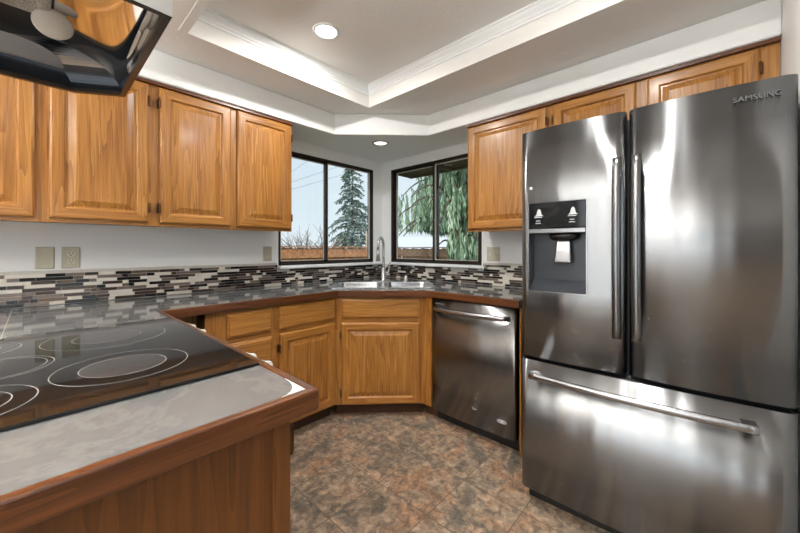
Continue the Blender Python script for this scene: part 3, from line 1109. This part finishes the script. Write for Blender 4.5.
m = MB(); m.box(DX0 + .0005, DX1 - .0005, -0.013, 0.03, 1.284, 1.3055)
m.build('silver_band', steel_bar, dl, bevel=0.003)
m = MB()
m.box(DX0 - .004, DX1 + .004, -0.013, -0.002, DZ0 - .006, DZ0)
m.box(DX1, DX1 + .005, -0.013, -0.002, DZ0, DZ1); m.box(DX0 - .005, DX0, -0.0125, 0.01, DZ0, DZ1)
m.build('bay_trim', steel_bar, dl)
m = MB(); m.lathe([(0.062, 0.0), (0.060, -0.020), (0.040, -0.032), (0.0, -0.033)], 24, 0, Matrix.Translation((0.188, 0.028, 1.2835)) @ Matrix.Diagonal((1, .5, 1, 1)))
m.build('chute', black_plastic, dl)
m = MB()
m.loft([[(0.158, 0.030, 1.262), (0.214, 0.030, 1.262), (0.214, 0.044, 1.262), (0.158, 0.044, 1.262)],
        [(0.154, 0.020, 1.205), (0.218, 0.020, 1.205), (0.218, 0.034, 1.205), (0.154, 0.034, 1.205)],
        [(0.150, 0.012, 1.150), (0.222, 0.012, 1.150), (0.222, 0.026, 1.150), (0.150, 0.026, 1.150)]], cap0=True, cap1=True)
m.build('paddle', paddle_mat, dl, bevel=0.005)
m = MB()
for cx in (0.092, 0.235):
    pts = [(-.020, 0), (-.011, .007), (-.008, .024), (-.003, .032), (.003, .032), (.008, .024), (.011, .007), (.020, 0)]
    q = MB()
    q.prism(pts, 0, 0.001)
    q.bm.transform(Matrix(((1, 0, 0, cx), (0, 0, -1, -0.0112), (0, 1, 0, 1.364), (0, 0, 0, 1))))
    q.build('dispenser_icon', icon_white, dl)
    for dz_, wd in ((1.357, .017), (1.341, .009), (1.330, .012)):
        m = MB(); m.box(cx - .004 - wd, cx - .004 + wd, -0.0118, -0.0108, dz_, dz_ + .003)
        m.build('display_mark', icon_white, dl)
m = MB(); m.lathe([(0.007, 0), (0.007, 0.002), (0.004, 0.003)], 14, 0, Matrix.Translation((0.053, -0.0015, 1.498)) @ Matrix.Rotation(R(90), 4, 'X'))
m.build('round_dot', icon_white, dl)
# handles
def bar_handle(parent, cx, z0, z1, stand=0.052):
    m = MB()
    loops = []
    n = 20
    for k in range(n + 1):
        u = k / n
        z = z0 + (z1 - z0) * u
        y = 0.012 - stand - 0.014 * math.sin(PI * u)
        w, t_ = 0.0155, 0.011
        loops.append([(cx + w * math.cos(2 * PI * i / 12), y + t_ * math.sin(2 * PI * i / 12), z) for i in range(12)])
    m.loft(loops, smooth=True, cap0=True, cap1=True)
    for z in (z0 + 0.02, z1 - 0.02):
        m.box(cx - 0.012, cx + 0.012, -0.045, 0.012, z - 0.018, z + 0.018)
    m.build('handle', handle_mat, parent)
bar_handle(dl, GAP - 0.031, 0.858, 1.575)
bar_handle(dr, GAP + 0.034, 0.858, 1.575)
m = MB()
loops = []
for k in range(25):
    u = k / 24
    x = 0.060 + (FW - 0.155) * u
    y = -0.050 - 0.018 * math.sin(PI * u)
    loops.append([(x, y + 0.011 * math.cos(2 * PI * i / 12), 0.632 + 0.0155 * math.sin(2 * PI * i / 12)) for i in range(12)])
m.loft(loops, smooth=True, cap0=True, cap1=True)
m.box(0.062, 0.098, -0.045, 0.004, 0.622, 0.642); m.box(FW - 0.135, FW - 0.097, -0.045, 0.004, 0.622, 0.642)
m.build('handle', steel_bar, dz)
LX = 0.787
MT = Matrix.Translation((LX, prof_y(LX, pr_) - 0.0002, 1.716)) @ Matrix.Rotation(math.atan((prof_y(LX + .04, pr_) - prof_y(LX - .04, pr_)) / .08), 4, 'Z') @ Matrix.Rotation(R(90), 4, 'X')
text_mesh('brand_lettering', 'SAMSUNG', 0.023, 0.001, logo_dark, dr, MT)

# ------------------------------------------------------------------ range hood over the peninsula
HX, HY, HZ = -2.56, -1.243, 1.780
hd_ = thing('range_hood', 'stainless range hood with mirror-bright inside hanging over the cooktop', 'range hood', (HX, HY, HZ))
def hood_loop(i, z, dx=0.0):
    x0, x1, y0, y1, c = -0.275 + i, 0.272 - i - dx, -0.366 + i, 0.366 - i, 0.115
    k = i * 0.41
    return [(x0, y0, z), (x1, y0, z), (x1, y1 - 0.092 + k, z), (x1 - 0.13 + k, y1, z), (x0, y1, z)]
m = MB()
m.loft([hood_loop(0, 0), hood_loop(0, 0.045), hood_loop(0.03, 0.07), hood_loop(0.14, 0.19)], cap1=True)
m.build('canopy', plain('hood_outer_steel', (0.62, 0.63, 0.64, 1), 0.3, metal=1), hd_)
m = MB(); m.loft([hood_loop(0.0005, -0.0005), hood_loop(0.017, -0.0005), hood_loop(0.017, 0.014)])
m.build('rim', plain('hood_rim_dark', (0.16, 0.13, 0.11, 1), 0.25, metal=0.9), hd_)
mirror = plain('hood_mirror', (0.80, 0.80, 0.80, 1), 0.06, metal=1)
navy = plain('hood_navy', rgb(44, 50, 58), 0.18, metal=0.4)
smoke = plain('hood_smoked_chrome', (0.30, 0.31, 0.33, 1), 0.15, metal=1)
HL = [hood_loop(0.017 + 0.048 * (1 - math.cos(R(a))), 0.012 + 0.103 * math.sin(R(a)), 0.13 * (1 - math.cos(R(a)))) for a in range(0, 91, 5)]
m = MB()
m.loft([[lp[2], lp[3], lp[4], lp[0], lp[1]] for lp in HL], closed=False, mats=lambda k, i: 1 if i == 0 and k > 7 else 0)
m.build('inner_liner', [navy, smoke], hd_)
m = MB()
m.loft([[Vector(lp[1]).lerp(Vector(lp[2]), i / 24) for i in range(25)] for lp in HL], smooth=True, closed=False)
m.build('polished_front', mirror, hd_)
m = MB(); m.poly([(p[0], p[1], 0.1145) for p in hood_loop(0.063, 0, 0.128)])
tp = m.build('top_plate', black_plastic, hd_)
mesh_mat = plain('filter_mesh', (0.55, 0.54, 0.50, 1), 0.45, metal=0.8, bump=1.0, bscale=260, vary=.5)
m = MB(); m.loft([rrect(-.19, .075, -.27, .09, .03, 0.1135), rrect(-.19, .075, -.27, .09, .03, 0.106), rrect(-.18, .065, -.26, .08, .03, 0.103)], cap0=True, cap1=True)
m.build('grease_filter', mesh_mat, hd_)
m = MB(); m.lathe([(0.020, 0.125), (0.022, 0.098), (0.042, 0.094), (0.044, 0.088), (0.038, 0.081), (0.0, 0.077)], 28, 0, Matrix.Translation((0.080, 0.075, 0.088)) @ Matrix.Rotation(R(-38), 4, 'X') @ Matrix.Translation((0, 0, -.09)))
m.build('lamp_lens', plain('lens_white', rgb(226, 222, 214), 0.3), hd_)
m = MB(); m.box(-0.15, 0.10, -0.13, 0.13, 0.18, CEIL - HZ)
m.build('duct_cover', steel_bar, hd_)

# ------------------------------------------------------------------ wall plates
def plate(label, to_world, w, h, kinds):
    m = MB(); m.loft([[(0, 0, 0), (w, 0, 0), (w, 0, h), (0, 0, h)], [(0, -.003, 0), (w, -.003, 0), (w, -.003, h), (0, -.003, h)], [(.004, -.0055, .004), (w - .004, -.0055, .004), (w - .004, -.0055, h - .004), (.004, -.0055, h - .004)]], cap0=True, cap1=True)
    r = m.build('outlet_plate' if 'duplex' in kinds else 'blank_plate', plate_beige)
    r.matrix_world = to_world
    tag(r, label, 'outlet' if 'duplex' in kinds else 'wall plate', 'beige wall plates')
    n = len(kinds)
    for i, k in enumerate(kinds):
        cx = w * (i + .5) / n
        if k == 'duplex':
            for cz in (h * .33, h * .67):
                q = MB(); q.loft([[(p.x, -.0052, p.y) for p in rrect(cx - .017, cx + .017, cz - .015, cz + .015, .012, 0)], [(p.x, -.0075, p.y) for p in rrect(cx - .016, cx + .016, cz - .014, cz + .014, .011, 0)]], cap0=True, cap1=True)
                rc = q.build('receptacle', plate_light, r)
                q = MB()
                q.box(cx - .0075, cx - .005, -.0082, -.0074, cz - .001, cz + .009); q.box(cx + .005, cx + .0075, -.0082, -.0074, cz, cz + .008)
                q.lathe([(.0028, 0), (.0028, .001)], 10, 0, Matrix.Translation((cx, -.0073, cz - .008)) @ Matrix.Rotation(R(90), 4, 'X'))
                q.build('slots', slot_dark, rc)
        elif k == 'switch':
            q = MB(); q.box(cx - .006, cx + .006, -.007, -.005, h / 2 - .013, h / 2 + .013); q.box(cx - .004, cx + .004, -.016, -.006, h / 2 - .002, h / 2 + .007)
            q.build('toggle', plate_light, r)
        for cz in ((h * .5,) if k == 'duplex' else (h * .13, h * .87)):
            q = MB(); q.lathe([(.003, 0), (.003, .001)], 8, 0, Matrix.Translation((cx, -.0055, cz)) @ Matrix.Rotation(R(90), 4, 'X'))
            q.build('screw', logo_grey, r)
plate('blank beige wall plate above the cooktop counter, left of an outlet', Matrix.Translation((-2.517, 0, 1.108)), 0.071, 0.115, ['blank'])
plate('beige duplex outlet beside the blank plate on the left wall', Matrix.Translation((-2.420, 0, 1.108)), 0.073, 0.115, ['duplex'])
plate('beige duplex outlet near the left window edge', Matrix.Translation((-1.309, 0, 1.115)), 0.071, 0.115, ['duplex'])
plate('double beige plate with switch and outlet next to the fridge', Matrix.Translation((0, -1.228, 1.112)) @ M2, 0.115, 0.115, ['switch', 'duplex'])

# ------------------------------------------------------------------ recessed ceiling lights
lens_on = emit('lens_lit', (1.0, 0.93, 0.82, 1), 6.0)
lens_dim = emit('lens_dim', (1.0, 0.93, 0.83, 1), 0.9)
def downlight(label, x, y, z, lens, power, r=0.060, spread=180, ring=None):
    t = thing('recessed_light', label, 'ceiling light', (x, y, z), 0, 'recessed ceiling lights')
    m = MB(); m.lathe([(r, 0.0), (r + .016, -0.001), (r + .014, -0.006), (r + .002, -0.008), (r - .002, -0.003), (r - .003, -.0005)], 36)
    # open ring
    m.bm.faces.ensure_lookup_table()
    caps = [f for f in m.bm.faces if len(f.verts) > 4]
    bmesh.ops.delete(m.bm, geom=caps, context='FACES_ONLY')
    m.build('trim_ring', ring or trim_white, t)
    m = MB(); m.lathe([(r - .002, -0.0005), (r - .004, -0.003), (0, -0.0035)], 32)
    m.build('lens', lens, t)
    if power:
        l = area('lamp', (x, y, z - 0.012), (0, 0, 0), 2 * r * .9, 0, power, WARM, 'DISK', spread)
        l.data.name = 'lamp'
    return t
downlight('lit recessed ceiling light in the raised tray ceiling', -1.395, -0.968, TRAY, lens_on, 11)
downlight('dim recessed ceiling light in the soffit above the corner sink', -0.494, -0.481, SOF, lens_dim, 0, 0.058, ring=nickel)
def added_globe(label, x, y, z, power):  # unseen globe added to raise the ambient light
    t = thing('added_globe_light', label, 'ceiling light', (x, y, z))
    m = MB(); m.lathe([(0.0, 0.0), (0.075, 0.0), (0.072, -0.018), (0.05, -0.028), (0.0, -0.028)], 28)
    m.build('base', nickel, t)
    m = MB(); m.lathe([(0.052, -0.0285)] + [(0.105 * math.sin(R(a)), -0.125 + 0.105 * math.cos(R(a))) for a in range(30, 181, 10)], 28)
    m.build('globe', emit('globe_lit', (1.0, 0.97, 0.93, 1), power), t)
downlight('recessed ceiling light at the near end of the raised tray', -1.395, -2.30, TRAY, lens_on, 8)
added_globe('added unseen globe light on the ceiling of the dining side', -3.6, -2.3, CEIL, 10)

def added_torchiere(label, x, y, power):  # unseen uplight added so the ceiling bounces soft light
    t = thing('added_uplight', label, 'added uplight', (x, y, 0))
    m = MB(); m.lathe([(0.0, 0.0), (0.15, 0.0), (0.15, 0.012), (0.03, 0.03), (0.0, 0.032)], 28); m.build('base', nickel, t)
    m = MB(); m.lathe([(0.013, 0.03), (0.013, 1.62)], 12); m.build('pole', nickel, t)
    m = MB()
    m.lathe([(0.02, 1.62), (0.10, 1.66), (0.17, 1.74), (0.166, 1.742), (0.096, 1.668), (0.0, 1.64)], 28)
    m.build('lamp_shade', nickel, t)
    area('added_uplight_lamp', (x, y, 1.735), (PI, 0, 0), 0.24, 0, power, WARM, 'DISK', 170)
added_torchiere('added unseen uplight on the dining side beside the left wall', -3.9, -1.25, 64)
added_torchiere('added unseen uplight on the dining side facing the patio door', -3.6, -2.15, 66)

# ------------------------------------------------------------------ outdoors
lawn = plain('winter_lawn', rgb(98, 104, 72), 0.9, vary=.25, bscale=6)
b = MB(); b.prism([(-40, -40), (60, -40), (60, 60), (-40, 60)], -0.66, -0.60, [[(X0 - WT, Y0 - WT), (WT, Y0 - WT), (WT, WT), (X0 - WT, WT)]])
struct(b.build('ground', lawn))
# own roof overhang outside the right window
eave_mat = plain('eave_brown', rgb(84, 70, 50), 0.7, vary=.15, bscale=20)
b = MB()
b.box(WT + 0.01, 0.86, -4.9, 0.33, 2.165, 2.24)
b.box(0.84, 0.89, -4.9, 0.36, 2.145, 2.29)
for k in range(9):
    b.box(WT + 0.01, 0.84, 0.27 - k * 0.61, 0.32 - k * 0.61, 2.135, 2.165)
struct(b.build('roof_eave', eave_mat))

fence_a = plain('cedar_fence', rgb(178, 128, 90), 0.8, vary=.3, bscale=9)
fence_b = plain('weathered_fence', rgb(172, 138, 110), 0.8, vary=.3, bscale=9)
def fence(label, mat, a, c, top):
    a, c = Vector(a), Vector(c)
    L = (c - a).length
    ang = math.atan2((c - a).y, (c - a).x)
    t = thing('board_fence', label, 'fence', (a.x, a.y, -0.6), ang)
    H = top + 0.6
    m = MB()
    x = 0
    k = 0
    while x < L:
        m.box(x, min(x + 0.138, L), -0.02, 0.0, 0.04, H - 0.02 - 0.01 * (k % 3)); x += 0.145; k += 1
    m.build('board_panel', mat, t)
    m = MB()
    for z in (0.25, H - 0.3):
        m.box(0, L, -0.065, -0.021, z, z + 0.09)
    m.box(0, L, -0.07, 0.02, H - 0.012, H + 0.02)
    m.build('rail', mat, t)
    for i in range(int(L / 2.4) + 1):
        m = MB(); m.box(i * 2.4, i * 2.4 + 0.09, 0.001, 0.09, 0, H - .02)
        m.build('post', mat, t)
fence('orange cedar board fence seen through the left window', fence_a, (-6.0, 5.6, 0), (6.4, 5.6, 0), 1.255)
fence('greyer board fence seen through the right window behind drooping tree', fence_b, (6.5, 5.6, 0), (6.5, -3.4, 0), 1.245)

def house(label, loc, rotz, w, d, h, rh, wall_c, roof_c, wins):
    t = thing('neighbour_house', label, 'house', (loc[0], loc[1], -0.6), rotz)
    m = MB(); m.box(-w / 2, w / 2, -d / 2, d / 2, 0, h)
    m.build('walls', plain('house_wall', wall_c, 0.8, vary=.06, bscale=3), t)
    m = MB()
    o_ = 0.4
    P = [(-w / 2 - o_, -d / 2 - o_, h - .1), (w / 2 + o_, -d / 2 - o_, h - .1), (w / 2 + o_, 0, h + rh), (-w / 2 - o_, 0, h + rh), (w / 2 + o_, d / 2 + o_, h - .1), (-w / 2 - o_, d / 2 + o_, h - .1)]
    m.poly([P[0], P[1], P[2], P[3]]); m.poly([P[3], P[2], P[4], P[5]]); m.poly([P[0], P[3], P[5]]); m.poly([P[1], P[4], P[2]]); m.poly([P[0], P[5], P[4], P[1]])
    m.build('roof', plain('house_roof', roof_c, 0.85, vary=.2, bscale=12), t)
    for x in wins:
        m = MB(); m.box(x - .5, x + .5, -d / 2 - .03, -d / 2 + .02, h - 1.5, h - .5)
        m.build('house_window', black_gloss, t)
house('neighbour house with a grey-brown roof beyond the cedar fence', (0.6, 15.5), R(8), 9, 6, 1.9, 1.0, rgb(150, 138, 124), rgb(116, 106, 98), (-2, 1.5))
house('pale low building with a light roof beyond the greyer fence', (20.5, 13.5), R(-62), 8, 6, 1.85, 0.9, rgb(196, 190, 182), rgb(214, 218, 222), (-2, 1.5))

# utility wires and pole
def on_y(px, py, Y):
    f, cy, a = 335.66, 248.45, R(42.66)
    u, v = (px - 400) / f, (cy - py) / f
    d = Vector((math.cos(a) + u * math.sin(a), math.sin(a) - u * math.cos(a), v))
    C = Vector((-2.5142, -2.5721, 1.2152))
    return C + d * ((Y - C.y) / d.y)
wire_mat = plain('wire_grey', rgb(120, 130, 140), 0.6)
for k, (p, q) in enumerate((((286, 176), (313, 157)), ((286, 184), (340, 166)), ((286, 191), (352, 172)))):
    A, B = on_y(*p, 14 + k * .6), on_y(*q, 14 + k * .6)
    D = (B - A)
    A2, B2 = A - D * 1.2, B + D * 1.2
    pts = [A2 + (B2 - A2) * (i / 12) for i in range(13)]
    m = MB(); m.tube(pts, 0.010, 6)
    tag(m.build('utility_wire', wire_mat), ['highest overhead utility wire crossing the left window sky', 'middle overhead utility wire crossing the left window sky', 'lowest overhead utility wire crossing the left window sky'][k], 'wire', 'overhead utility wires')
pp = on_y(366.5, 248, 11)
m = MB(); m.tube([(pp.x, pp.y, -0.62), (pp.x, pp.y, 2.15)], [0.05, 0.04], 8)
tag(m.build('utility_pole', plain('pole_wood', rgb(176, 160, 140), 0.8)), 'thin pale pole standing right of the tall conifer', 'pole')

rt = random.Random(11)
def leaf_quad(m, p, d, w, L, mat=0):
    d = d.normalized()
    s = d.cross(Vector((rt.uniform(-1, 1), rt.uniform(-1, 1), rt.uniform(-1, 1))))
    if s.length < 1e-3:
        s = Vector((1, 0, 0))
    s = s.normalized() * w / 2
    m.poly([p - s * .4, p + d * L * .5 - s, p + d * L, p + d * L * .5 + s], mat)

bark = plain('bark', rgb(92, 78, 66), 0.9, vary=.3, bscale=12)
# conifer
cb = on_y(352, 248, 13.0)
t = thing('conifer_tree', 'tall dark conifer beyond the cedar fence', 'tree', (cb.x, cb.y, -0.6))
Hc = 6.9
m = MB(); m.tube([(0, 0, -.02), (0, 0, Hc * .5), (0.03, 0, Hc)], [0.16, 0.09, 0.012], 8)
m.build('trunk', bark, t)
m = MB()
needle = [plain('needle_dark', rgb(92, 112, 100), 0.7), plain('needle_mid', rgb(128, 148, 136), 0.7), plain('needle_frost', rgb(178, 192, 188), 0.7)]
z = 0.9
while z < Hc:
    f = (Hc - z) / Hc
    R_ = 0.15 + 1.75 * f ** 0.75
    nb = 4 + int(6 * f)
    for _ in range(nb):
        a = rt.random() * 2 * PI
        L = R_ * rt.uniform(.55, 1.08)
        n = max(4, int(L / 0.10))
        for k in range(1, n + 1):
            u = k / n
            p = Vector((math.cos(a) * L * u, math.sin(a) * L * u, z + 0.10 * math.sin(u * 3) * L - 0.34 * L * u * u))
            for _q in range(6):
                dv = Vector((math.cos(a), math.sin(a), -0.5)) + Vector((rt.uniform(-1, 1), rt.uniform(-1, 1), rt.uniform(-.7, .25)))
                leaf_quad(m, p, dv, rt.uniform(.05, .09), rt.uniform(.15, .28), rt.choices((0, 1, 2), (5, 4, 1.5))[0])
    z += 0.13 + 0.10 * f
m.build('foliage', needle, t, recalc=False)

# weeping tree, close outside the right window
def dirpt(px, dist):
    a = R(42.66) - math.atan((px - 400) / 335.66)
    return Vector((-2.5142 + dist * math.cos(a), -2.5721 + dist * math.sin(a), 0))
wc = dirpt(456, 8.2)
t = thing('weeping_tree', 'large weeping evergreen with drooping foliage outside the right window', 'tree', (wc.x, wc.y, -0.6))
m = MB()
m.tube([(0, 0, -.02), (0.05, 0.05, 1.4), (-0.05, 0.1, 3.0), (0, 0, 5.6)], [0.17, 0.14, 0.11, 0.03], 10)
limbs = []
for k in range(84):
    a = rt.random() * 2 * PI
    z0 = rt.uniform(1.7, 5.5)
    L = rt.uniform(0.7, 1.75) * (1.12 - 0.10 * (z0 - 1.7))
    pts = []
    for i in range(7):
        u = i / 6
        pts.append(Vector((math.cos(a) * L * u, math.sin(a) * L * u, z0 + 0.55 * math.sin(u * PI * .75) * L * .6 - 0.25 * u * u * L)))
    m.tube(pts, [0.035 * (1 - .85 * i / 6) + .004 for i in range(7)], 6)
    limbs.append(pts)
m.build('trunk', bark, t)
green = [plain('weep_dark', rgb(104, 132, 104), 0.7), plain('weep_mid', rgb(148, 176, 142), 0.7), plain('weep_pale', rgb(190, 208, 180), 0.7)]
m = MB()
for pts in limbs:
    for _ in range(20):
        u = rt.uniform(.12, 1.0) * 6
        i = min(int(u), 5)
        p = pts[i].lerp(pts[i + 1], u - i) + Vector((rt.uniform(-.1, .1), rt.uniform(-.1, .1), 0))
        L = rt.uniform(0.35, 1.35)
        sway = Vector((rt.uniform(-.12, .12), rt.uniform(-.12, .12), 0))
        n = int(L / 0.055)
        tone = rt.choices((0, 1, 2), (4, 5, 2))[0]
        for k in range(n):
            q = p + Vector((0, 0, -L * k / n)) + sway * (k / n)
            if q.z < (2.3 if q.x * -0.54 + q.y * 0.84 > 0.15 else 0.3):
                break
            for _q in range(2):
                dv = Vector((rt.uniform(-.3, .3), rt.uniform(-.3, .3), -1))
                leaf_quad(m, q + Vector((rt.uniform(-.02, .02), rt.uniform(-.02, .02), 0)), dv, rt.uniform(.026, .045), rt.uniform(.12, .24), tone if rt.random() < .8 else rt.choice((0, 1, 2)))
m.build('foliage', green, t, recalc=False)

# bare shrub beyond the cedar fence
def branch(m, p, d, L, r, depth):
    q = p + d * L
    mid = p + d * L * .5 + Vector((rt.uniform(-.05, .05), rt.uniform(-.05, .05), 0)) * L
    m.tube([p, mid, q], [r, r * .85, r * .65], 5)
    if depth == 0:
        return
    for _ in range(3 if depth > 1 else 2):
        dd_ = (d + Vector((rt.uniform(-.75, .75), rt.uniform(-.75, .75), rt.uniform(-.15, .5)))).normalized()
        branch(m, q if rt.random() < .6 else mid, dd_, L * rt.uniform(.6, .85), r * .6, depth - 1)
sb = on_y(311, 248, 8.6)
t = MB()
for k in range(11):
    a = 2 * PI * k / 11 + rt.uniform(-.3, .3)
    branch(t, Vector((0, 0, 0)), Vector((math.cos(a) * .42, math.sin(a) * .42, 1)).normalized(), 1.15, 0.03, 3)
o = t.build('bare_shrub', plain('bare_twig', rgb(112, 98, 88), 0.9), None, (sb.x, sb.y, -0.6))
tag(o, 'leafless twiggy shrub rising above the cedar fence', 'shrub')
